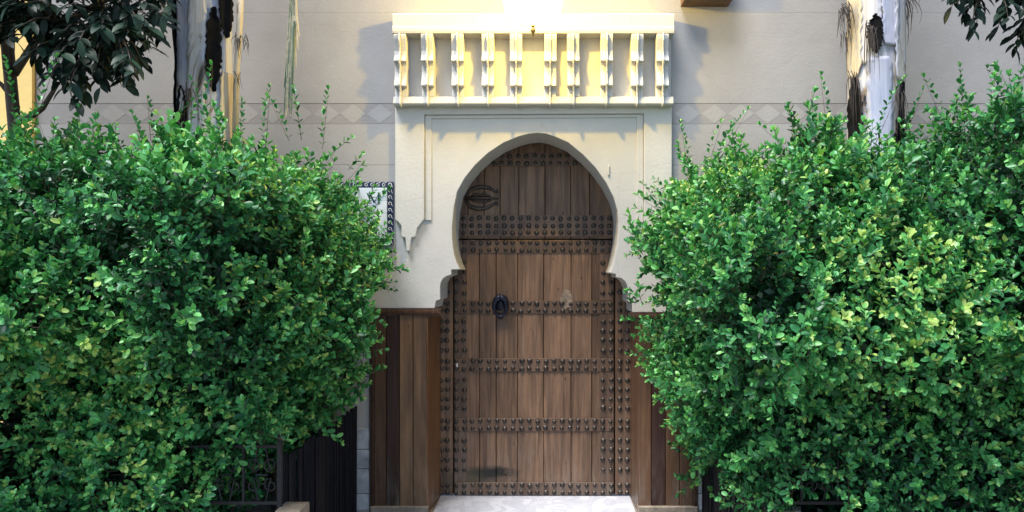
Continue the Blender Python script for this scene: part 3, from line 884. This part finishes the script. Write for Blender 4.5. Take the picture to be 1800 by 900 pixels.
shoots = {left_hedge: [(20, 100, 1.5, .36), (75, 100, 1.6, .40), (40, 190, 1.5, .2), (100, 210, 1.6, .2), (130, 190, 1.4, .2), (160, 195, 1.5, .18), (275, 165, 1.3, .25), (310, 165, 1.2, .25), (345, 110, 1.5, .36),
                       (365, 140, 1.3, .3), (430, 165, 1.2, .3), (450, 160, 1.4, .3), (495, 165, 1.2, .26), (520, 160, 1.3, .26), (563, 155, 1.1, .34), (612, 235, 1.1, .14), (636, 270, 1.0, .12), (240, 190, 1.5, .2), (205, 215, 1.6, .15)],
          right_hedge: [(1178, 262, .9, .2), (1211, 215, .9, .36), (1243, 212, .8, .32), (1276, 183, .9, .42), (1290, 215, .8, .25), (1350, 208, 1.0, .26), (1470, 128, 1.0, .38), (1445, 196, 1.0, .2), (1549, 135, 1.0, .4), (1645, 130, 1.1, .32),
                        (1690, 105, 1.2, .4), (1610, 155, 1.1, .26), (1720, 140, 1.3, .3), (1760, 110, 1.2, .3), (1785, 105, 1.3, .32), (1130, 315, .9, .14), (1108, 395, 1.0, .12), (1400, 225, 1.1, .18)]}
for root, lst in shoots.items():
    for px, py, out, h in lst:
        tip = P(px, py, out)
        o = link('shoot', shoot_mesh(h, rng, int(h / rng.uniform(.028, .042)) + 2), root, (tip.x, tip.y, tip.z - h))
        tl = random.uniform(-.22, .22)
        if px in (612, 636): tl = .7
        if px in (1178, 1130, 1108, 1350): tl = -.6
        o.rotation_euler = (random.uniform(-.12, .12), tl, random.uniform(0, 0.3))
        o.location = (tip.x - math.sin(tl) * h, tip.y, tip.z - math.cos(tl) * h)
# woody stems inside the hedges
def stems(root, bases, spread):
    for x, y, lean in bases:
        b = MB()
        pts = [(x, y, GZ + .02), (x + lean * .2, y, .4), (x + lean * .5, y + .03, .9), (x + lean, y + .05, 1.5)]
        b.tube(pts, [.036, .03, .025, .014], 7)
        for k in range(9):
            z0 = random.uniform(.7, 1.4); a = random.uniform(0, 6.28); l = random.uniform(.2, .4)
            c = Vector((x + lean * z0 / 1.5, y, z0))
            b.tube([c, c + Vector((math.cos(a) * l * .5, math.sin(a) * l * .5, l * .45)), c + Vector((math.cos(a) * l, math.sin(a) * l, l * .7))], [.014, .009, .004], 5)
        b.build('stem', M['twig'], root, smooth=True)
stems(left_hedge, [(-1.55, -0.95, .02), (-1.9, -1.1, -.1), (-2.5, -1.2, .1), (-3.1, -1.0, .1)], .5)
stems(right_hedge, [(1.35, -1.1, -.1), (1.9, -1.2, .1), (2.6, -1.1, 0)], .5)

# ------------------------------------------------------------------ citrus trees
M['citrus'] = leafmat('citrus_leaf', [(0.0, (0.006, 0.014, 0.010)), (0.6, (0.012, 0.028, 0.018)), (1.0, (0.020, 0.050, 0.028))], 0.45, 0.06, spec=0.16)
def citrus_leaf(L, W, tint, seedv):
    rg = np.random.default_rng(seedv)
    tt = [0, .18, .42, .68, .88, 1.0]; ww = [.03, .34, .5, .44, .22, .0]
    droop = rg.uniform(.12, .3)
    v = []
    for a, b_ in zip(tt, ww):
        z = -droop * L * a * a
        v += [(-W * b_, a * L, z + W * b_ * .28), (0, a * L, z), (W * b_, a * L, z + W * b_ * .28)]
    f = []
    for i in range(5):
        f += [(3 * i, 3 * i + 1, 3 * i + 4, 3 * i + 3), (3 * i + 1, 3 * i + 2, 3 * i + 5, 3 * i + 4)]
    return np.array(v), np.array(f), np.full(len(v), tint)
CL = []
for k in range(8):
    v, f, t_ = citrus_leaf(.085 + .004 * k, .034 + .0015 * k, k / 8, k)
    me = quads_mesh('leaf', v, f, t_, M['citrus'])
    me.polygons.foreach_set("use_smooth", [True] * len(me.polygons))
    CL.append(me)
CLN = [citrus_leaf(.095, .038, k / 8, 20 + k) for k in range(4)]
def in_poly(x, y, pl_):
    c = False; j = len(pl_) - 1
    for i in range(len(pl_)):
        if (pl_[i][1] > y) != (pl_[j][1] > y) and x < (pl_[j][0] - pl_[i][0]) * (y - pl_[i][1]) / (pl_[j][1] - pl_[i][1]) + pl_[i][0]: c = not c
        j = i
    return c
def citrus(root, outline, ntw, out_rng, anchors, trunk, nleaf_obj):
    x0, x1 = min(p[0] for p in outline), max(p[0] for p in outline)
    y0, y1 = min(p[1] for p in outline), max(p[1] for p in outline)
    twigs = MB(); extra = []; ndone = 0
    cand = []
    while len(cand) < ntw:
        x, y = random.uniform(x0, x1), random.uniform(y0, y1)
        if in_poly(x, y, outline): cand.append((x, y, random.uniform(*out_rng)))
    cand.sort(key=lambda c: (c[1] < -20, -c[2]))
    for (x, y, out) in cand:
        tip = P(x, y, out)
        an = min(anchors, key=lambda a: (Vector(a) - tip).length)
        d = (tip - Vector(an)).normalized()
        base = tip - d * .16 + Vector((0, 0, .04))
        twigs.tube([base, (base + tip) / 2 + Vector((0, 0, .015)), tip], [.004, .003, .0015], 4)
        if (base - Vector(an)).length > .1 and random.random() < .5: twigs.tube([an, (Vector(an) + base) / 2 + Vector((0, 0, .05)), base], [.012, .008, .004], 5)
        for k in range(7):
            t_ = k / 6
            c = base.lerp(tip, t_)
            a = random.uniform(0, 6.28)
            side_ = Vector((math.cos(a), math.sin(a) * .7 - .2, -0.35 + random.uniform(-.4, .35)))
            dr = (d * .55 + side_ * .8).normalized()
            fr = frame_from(np.array(dr), np.array([random.uniform(-.4, .4), random.uniform(-.5, .1) - .3, 1.0]))
            sc_ = random.uniform(.7, 1.1)
            if ndone < nleaf_obj:
                o = link('leaf', random.choice(CL), root)
                mt = Matrix(fr.tolist()).to_4x4() @ Matrix.Scale(sc_, 4); mt.translation = c
                o.matrix_local = mt
                ndone += 1
            else:
                v, f, tv = random.choice(CLN)
                extra.append(((v * sc_) @ fr.T + np.array(c), f, tv))
    twigs.build('twigs', M['twig'], root, kind='stuff')
    if extra:
        off = 0; Fs = []
        for v, f, _ in extra: Fs.append(f + off); off += len(v)
        link('foliage', quads_mesh('foliage', np.concatenate([e[0] for e in extra]), np.concatenate(Fs), np.concatenate([e[2] for e in extra]), M['citrus']), root, kind='stuff')
    b = MB()
    for pts, rad in trunk: b.tube(pts, rad, 8)
    b.build('trunk', M['twig'], root, smooth=True)

lt = thing('citrus_tree', 'dark glossy leaved tree at the far left, before the yellow wall', 'tree', (0, 0, 0), 'dark leaved trees behind the hedges')
tb = P(27, 235, .7)
tr_pts = [(tb.x, -.7, GZ), (tb.x + .02, -.7, 1.2), (tb.x, -.7, 2.4), (tb.x - .03, -.72, 2.9), (tb.x + .05, -.8, 3.5), (tb.x + .2, -.9, 4.1)]
citrus(lt, [(-160, -330), (330, -330), (300, 20), (296, 62), (272, 100), (262, 128), (228, 158), (196, 150), (160, 160), (140, 186), (112, 172), (92, 146), (66, 128), (40, 90), (10, 70), (-160, 90)], 820, (.75, 1.55),
       [P(60, -60, 1.0), P(160, -40, 1.0), P(250, -60, 1.0), P(100, 40, 1.0), P(190, 50, 1.0), P(0, -200, 1.0), P(120, -250, 1.1), P(250, -220, 1.1)],
       [(tr_pts, [.06, .05, .036, .034, .03, .02]), ([P(27, 190, .7), P(12, 120, .75), P(4, 40, .8), P(-4, -40, .8)], [.026, .022, .018, .015]),
        ([P(27, 215, .7), P(52, 206, .75), P(75, 190, .8), P(100, 150, .9)], [.024, .02, .016, .01]), ([P(25, 130, .7), P(70, 60, .85), P(150, 20, 1.0), P(240, -40, 1.0)], [.024, .02, .016, .01]),
        ([P(25, 175, .7), P(4, 150, .7), P(-30, 120, .7)], [.018, .014, .01])], 290)
rt = thing('citrus_tree', 'dark glossy leaved branch of tree at the upper right corner', 'tree', (0, 0, 0), 'dark leaved trees behind the hedges')
citrus(rt, [(1640, -330), (1668, 12), (1682, 50), (1712, 55), (1730, 62), (1752, 76), (1772, 92), (1790, 80), (1960, 70), (1960, -330)], 380, (.9, 1.5),
       [P(1740, -60, 1.1), P(1800, -30, 1.1), P(1850, 10, 1.1), P(1740, -250, 1.2), P(1900, -200, 1.2)],
       [([(P(1900, 0, .9).x, -.9, GZ), (P(1900, 0, .9).x, -.9, 1.5), (P(1895, 0, .9).x, -.95, 2.6), P(1860, 0, 1.0), P(1800, -30, 1.1), P(1730, -60, 1.1)], [.07, .06, .045, .03, .02, .012])], 200)

# ------------------------------------------------------------------ banana-like plants with pale peeling trunks
def curved_strip(b, cx, cy, rad, a0, a1, z0, z1, r_off=0.0, flare=0.0, nz=10, na=5, edge=0.0, seed=0, taper=False):
    rg = random.Random(seed)
    vs, fs = [], []
    for i in range(nz + 1):
        t_ = i / nz; z = z0 + (z1 - z0) * t_
        tp_ = (a1 - a0) * .5 * abs(2 * t_ - 1) ** (3 if taper else 12) * (.95 if taper else .3)
        ea, eb = tp_ + rg.uniform(-edge, edge), -tp_ + rg.uniform(-edge, edge)
        for j in range(na + 1):
            u = j / na
            a = (a0 + ea) + ((a1 + eb) - (a0 + ea)) * u
            rr = rad(z) + r_off + flare * (abs(u - .5) * 2) ** 2
            vs.append((cx + rr * math.cos(a), cy + rr * math.sin(a), z))
    n = na + 1
    for i in range(nz):
        for j in range(na): fs.append((i * n + j, i * n + j + 1, (i + 1) * n + j + 1, (i + 1) * n + j))
    nb = len(vs)   # an inner skin gives the sheath its thickness
    vs += [(cx + (x - cx) * .96, cy + (y - cy) * .96, z) for x, y, z in vs]
    fs += [tuple(k + nb for k in q_[::-1]) for q_ in fs]
    for i in range(nz):
        fs.append((i * n, (i + 1) * n, (i + 1) * n + nb, i * n + nb)); fs.append((i * n + n - 1, i * n + n - 1 + nb, (i + 1) * n + n - 1 + nb, (i + 1) * n + n - 1))
    for j in range(na):
        fs.append((j, j + nb, j + 1 + nb, j + 1)); fs.append((nz * n + j, nz * n + j + 1, nz * n + j + 1 + nb, nz * n + j + nb))
    b.add(vs, fs)
def fibre(b, c, n, l, spread, rg):
    for k in range(n):
        p = Vector(c) + Vector((rg.uniform(-.03, .03), rg.uniform(-.03, .03), rg.uniform(-.03, .03)))
        dx = rg.uniform(-spread, spread); ll = l * rg.uniform(.4, 1.2) * 1.25
        c1, c2 = rg.uniform(-.4, .4) * spread, rg.uniform(0, .03)
        b.tube([p + Vector((dx * (1 - (1 - u) ** 2) + c1 * math.sin(u * 3.1), -c2 * math.sin(u * 2.2), -ll * u ** 1.3)) for u in (0, .2, .4, .6, .8, 1)], [.0026, .0026, .0022, .0018, .0012, .0006], 4)
def pale_trunk(root, pxl, pxr, out, sheaths, seed):
    rg = random.Random(seed)
    c = P((pxl + pxr) / 2, 200, out); s_ = F / (D - out)
    r0 = (pxr - pxl) / 2 / s_
    rad = lambda z: r0 * (1.06 - .03 * (z - 2.2))
    b = MB()
    n = 20; zs = [GZ + .3 * i for i in range(18)]
    vs = [(c.x + rad(z) * (1 + .03 * math.sin(3 * z + j)) * math.cos(2 * math.pi * j / n), c.y + rad(z) * math.sin(2 * math.pi * j / n), z) for z in zs for j in range(n)]
    fs = [(i * n + j, i * n + (j + 1) % n, (i + 1) * n + (j + 1) % n, (i + 1) * n + j) for i in range(len(zs) - 1) for j in range(n)]
    b.add(vs, fs); b.build('trunk', M['bark'], root, smooth=True)
    for k, (a0, a1, py0, py1, ro, fl, m) in enumerate(sheaths):
        b = MB(); curved_strip(b, c.x, c.y, rad, R(a0), R(a1), PZ(py1, out + r0), PZ(py0, out + r0), ro, fl, 30, 6, .05, seed + k, m == 'sheath_dark')
        b.build('sheath', M[m], root, smooth=True)
    return c, r0
lb = thing('banana_plant', 'pale trunk with black torn sheaths behind the left hedge', 'plant', (0, 0, 0), 'pale trunks with peeling sheaths')
c, r0 = pale_trunk(lb, 318, 404, .55, [(180, 228, -60, 300, .010, .02, 'sheath_dark'), (225, 262, -60, 195, .014, .0, 'sheath_blue'), (262, 296, -60, 300, .020, .005, 'bark'),
    (296, 322, 10, 160, .016, .02, 'sheath_dark'), (320, 352, -60, 60, .02, .01, 'sheath_dark'), (322, 365, 120, 320, .012, .008, 'sheath_cream'), (228, 262, 150, 300, .012, .01, 'sheath_dark')], 5)
b = MB(); b.tube([P(424, -60, .6), P(421, 40, .62), P(416, 120, .62), P(413, 260, .6)], [.022, .02, .018, .02], 7); b.build('sheath', M['sheath_cream'], lb, smooth=True)
b = MB(); b.tube([P(300, -60, .6), P(306, 60, .62), P(315, 150, .6), P(318, 260, .6)], [.012, .012, .012, .012], 6); b.build('sheath', M['sheath_dark'], lb, smooth=True)
rgf = random.Random(3)
b = MB()
fibre(b, P(423, 66, .65), 16, .09, .03, rgf); fibre(b, P(421, 130, .62), 5, .14, .05, rgf); fibre(b, P(335, 150, .75), 10, .2, .03, rgf)
b.build('fibre', M['fibre'], lb, kind='stuff')
# hanging dry leaf
b = MB(); b2 = MB()
for k in range(26):
    x = 510 + rgf.uniform(-5, 5); sw = rgf.uniform(-4, 4)
    yb = rgf.uniform(150, 215)
    pts = [P(517 + rgf.uniform(-3, 3), -70, .9), P(x + 4 + sw * .2, 30, .9), P(x + sw * .5, 110, .92), P(x - 4 + sw, yb, .92)]
    (b if k % 2 else b2).tube(pts, [.006, .008, .007, .002], 4, flat=.35)
for k in range(6):
    x = 518 + rgf.uniform(-3, 6)
    b2.tube([P(517, -70, .9), P(x, 30, .9), P(x + rgf.uniform(0, 5), rgf.uniform(60, 130), .9)], [.005, .006, .002], 4, flat=.35)
b.build('hanging_leaf', M['frond'], lb); b2.build('hanging_leaf', M['straw'], lb)
b = MB(); b.tube([(c.x, c.y, 4.3), (c.x + .15, -.75, 4.4), (P(517, 0, .9).x - .08, -.88, 4.15), P(517, -60, .9)], [.03, .022, .016, .012], 6); b.build('leaf_stalk', M['sheath_cream'], lb, smooth=True)

rb = thing('banana_plant', 'pale trunk with hanging dry fibre behind the right hedge', 'plant', (0, 0, 0), 'pale trunks with peeling sheaths')
c2, r2 = pale_trunk(rb, 1494, 1578, .55, [(182, 222, -60, 130, .008, .01, 'sheath_cream'), (215, 262, -60, 110, .012, .0, 'bark'), (262, 300, -60, 80, .012, .01, 'sheath_blue'), (290, 330, -60, 140, .016, .01, 'bark'), (232, 285, 100, 300, .014, .0, 'sheath_blue'),
    (236, 262, 25, 95, .02, .012, 'sheath_dark'), (300, 345, 130, 300, .010, .01, 'sheath_dark'), (190, 225, 130, 300, .010, .015, 'sheath_dark')], 15)
b = MB()
fibre(b, P(1484, 12, .6), 30, .16, .05, rgf); fibre(b, P(1486, 60, .6), 12, .16, .02, rgf); fibre(b, P(1592, -5, .6), 22, .12, .06, rgf); fibre(b, P(1598, 25, .6), 6, .14, .02, rgf)
fibre(b, P(1530, 45, .85), 18, .22, .03, rgf); fibre(b, P(1497, 130, .7), 14, .25, .02, rgf); fibre(b, P(1580, 160, .7), 12, .2, .03, rgf)
b.build('fibre', M['fibre'], rb, kind='stuff')

# ------------------------------------------------------------------ planter beds, curb and iron fences
for x0, x1 in ((-6, -1.40), (1.20, 6)):
    b = MB(); b.box(x0, x1, -1.48, -0.01, GZ + .004, GZ + 0.12); b.build('soil', M['soil'], kind='structure')
def fence(label, xs, sgn_, front_out):
    f = thing('iron_fence', label, 'fence', (xs, -front_out, GZ), 'iron fences round the hedges')
    ztop = 0.62 - GZ
    b = MB()                                   # slats of the side, running to the wall
    b.box(-.006, .006, 0, .036, 0.02, ztop + random.uniform(-.02, .01))
    sm = b.mesh('slat', M['slat'])
    n = int((front_out - .06) / .042)
    for i in range(n):
        o = link('slat', sm, f, (random.uniform(-.004, .004), .04 + i * .042, random.uniform(-.02, .015)))
        o.rotation_euler = (R(random.uniform(-1, 1)), 0, R(random.uniform(-14, 14)))
    b = MB(); b.box(-.02, -.008, 0.0, front_out - .02, .12, .15); b.box(-.02, -.008, 0, front_out - .02, ztop - .1, ztop - .07)
    b.build('rail', M['slat'], f)
    b = MB(); b.box(-.011, .011, -.011, .011, 0, 1.0); b.lathe([(.011, 1.0), (.018, 1.015), (.018, 1.03), (.0005, 1.05)], (0, 0, 0), 8); b.build('post', M['black_iron'], f)
    # scrolled front
    W = 2.6
    for zz in (.69, .97):
        b = MB(); b.box(-W * (sgn_ > 0), W * (sgn_ < 0), -.008, .008, zz, zz + .016); b.build('rail', M['black_iron'], f)
    pb = MB(); pb.box(-.006, .006, -.006, .006, .69, .98); bm_ = pb.mesh('bar', M['black_iron'])
    sb = MB()
    for s_ in (1, -1):
        for u in (1, -1):
            pts = []
            for i in range(18):
                a = i * .46; r = .038 * (1 - i / 22)
                pts.append((s_ * (.045 + r * math.cos(a + 1.57)), 0, .835 + u * (.052 - r * math.sin(a + 1.57) + 0.0)))
            sb.tube([(s_ * .02, 0, .835 + u * .13), (s_ * .03, 0, .835 + u * .08)] + pts, .0045, 5)
    sb.tube([(-.03, 0, .835), (.03, 0, .835)], .006, 5)
    smh = sb.mesh('scroll', M['black_iron'])
    for i in range(1, 15):
        link('bar', bm_, f, (-sgn_ * i * .18, 0, 0))
        link('scroll', smh, f, (-sgn_ * (i - .5) * .18, 0, 0))
    return f
fence('black slatted and scrolled fence under the left hedge', -1.325, 1, 1.52)
fence('black slatted fence under the right hedge by the wainscot', 1.09, -1, 1.52)
for x0, x1, lab in ((-6, -1.20, 'sandstone curb block under the left fence corner'), (1.12, 6, 'sandstone curb under the right fence front')):
    cb = thing('planter_curb', lab, 'curb', ((x0 + x1) / 2, -1.55, GZ), 'stone curbs round the planting beds')
    x = x1 if x1 < 0 else x0; d = -1 if x1 < 0 else 1
    for i in range(7):
        L = .12 if i == 0 else .55
        a, c_ = sorted((x, x + d * L)); x += d * (L + .006)
        b = MB(); b.cbox(a - (x0 + x1) / 2, c_ - (x0 + x1) / 2, -.06, .09 if i else .10, 0, .40 - GZ - (.0 if i == 0 else .09), .012)
        b.build('curb_stone', M['sand'], cb)
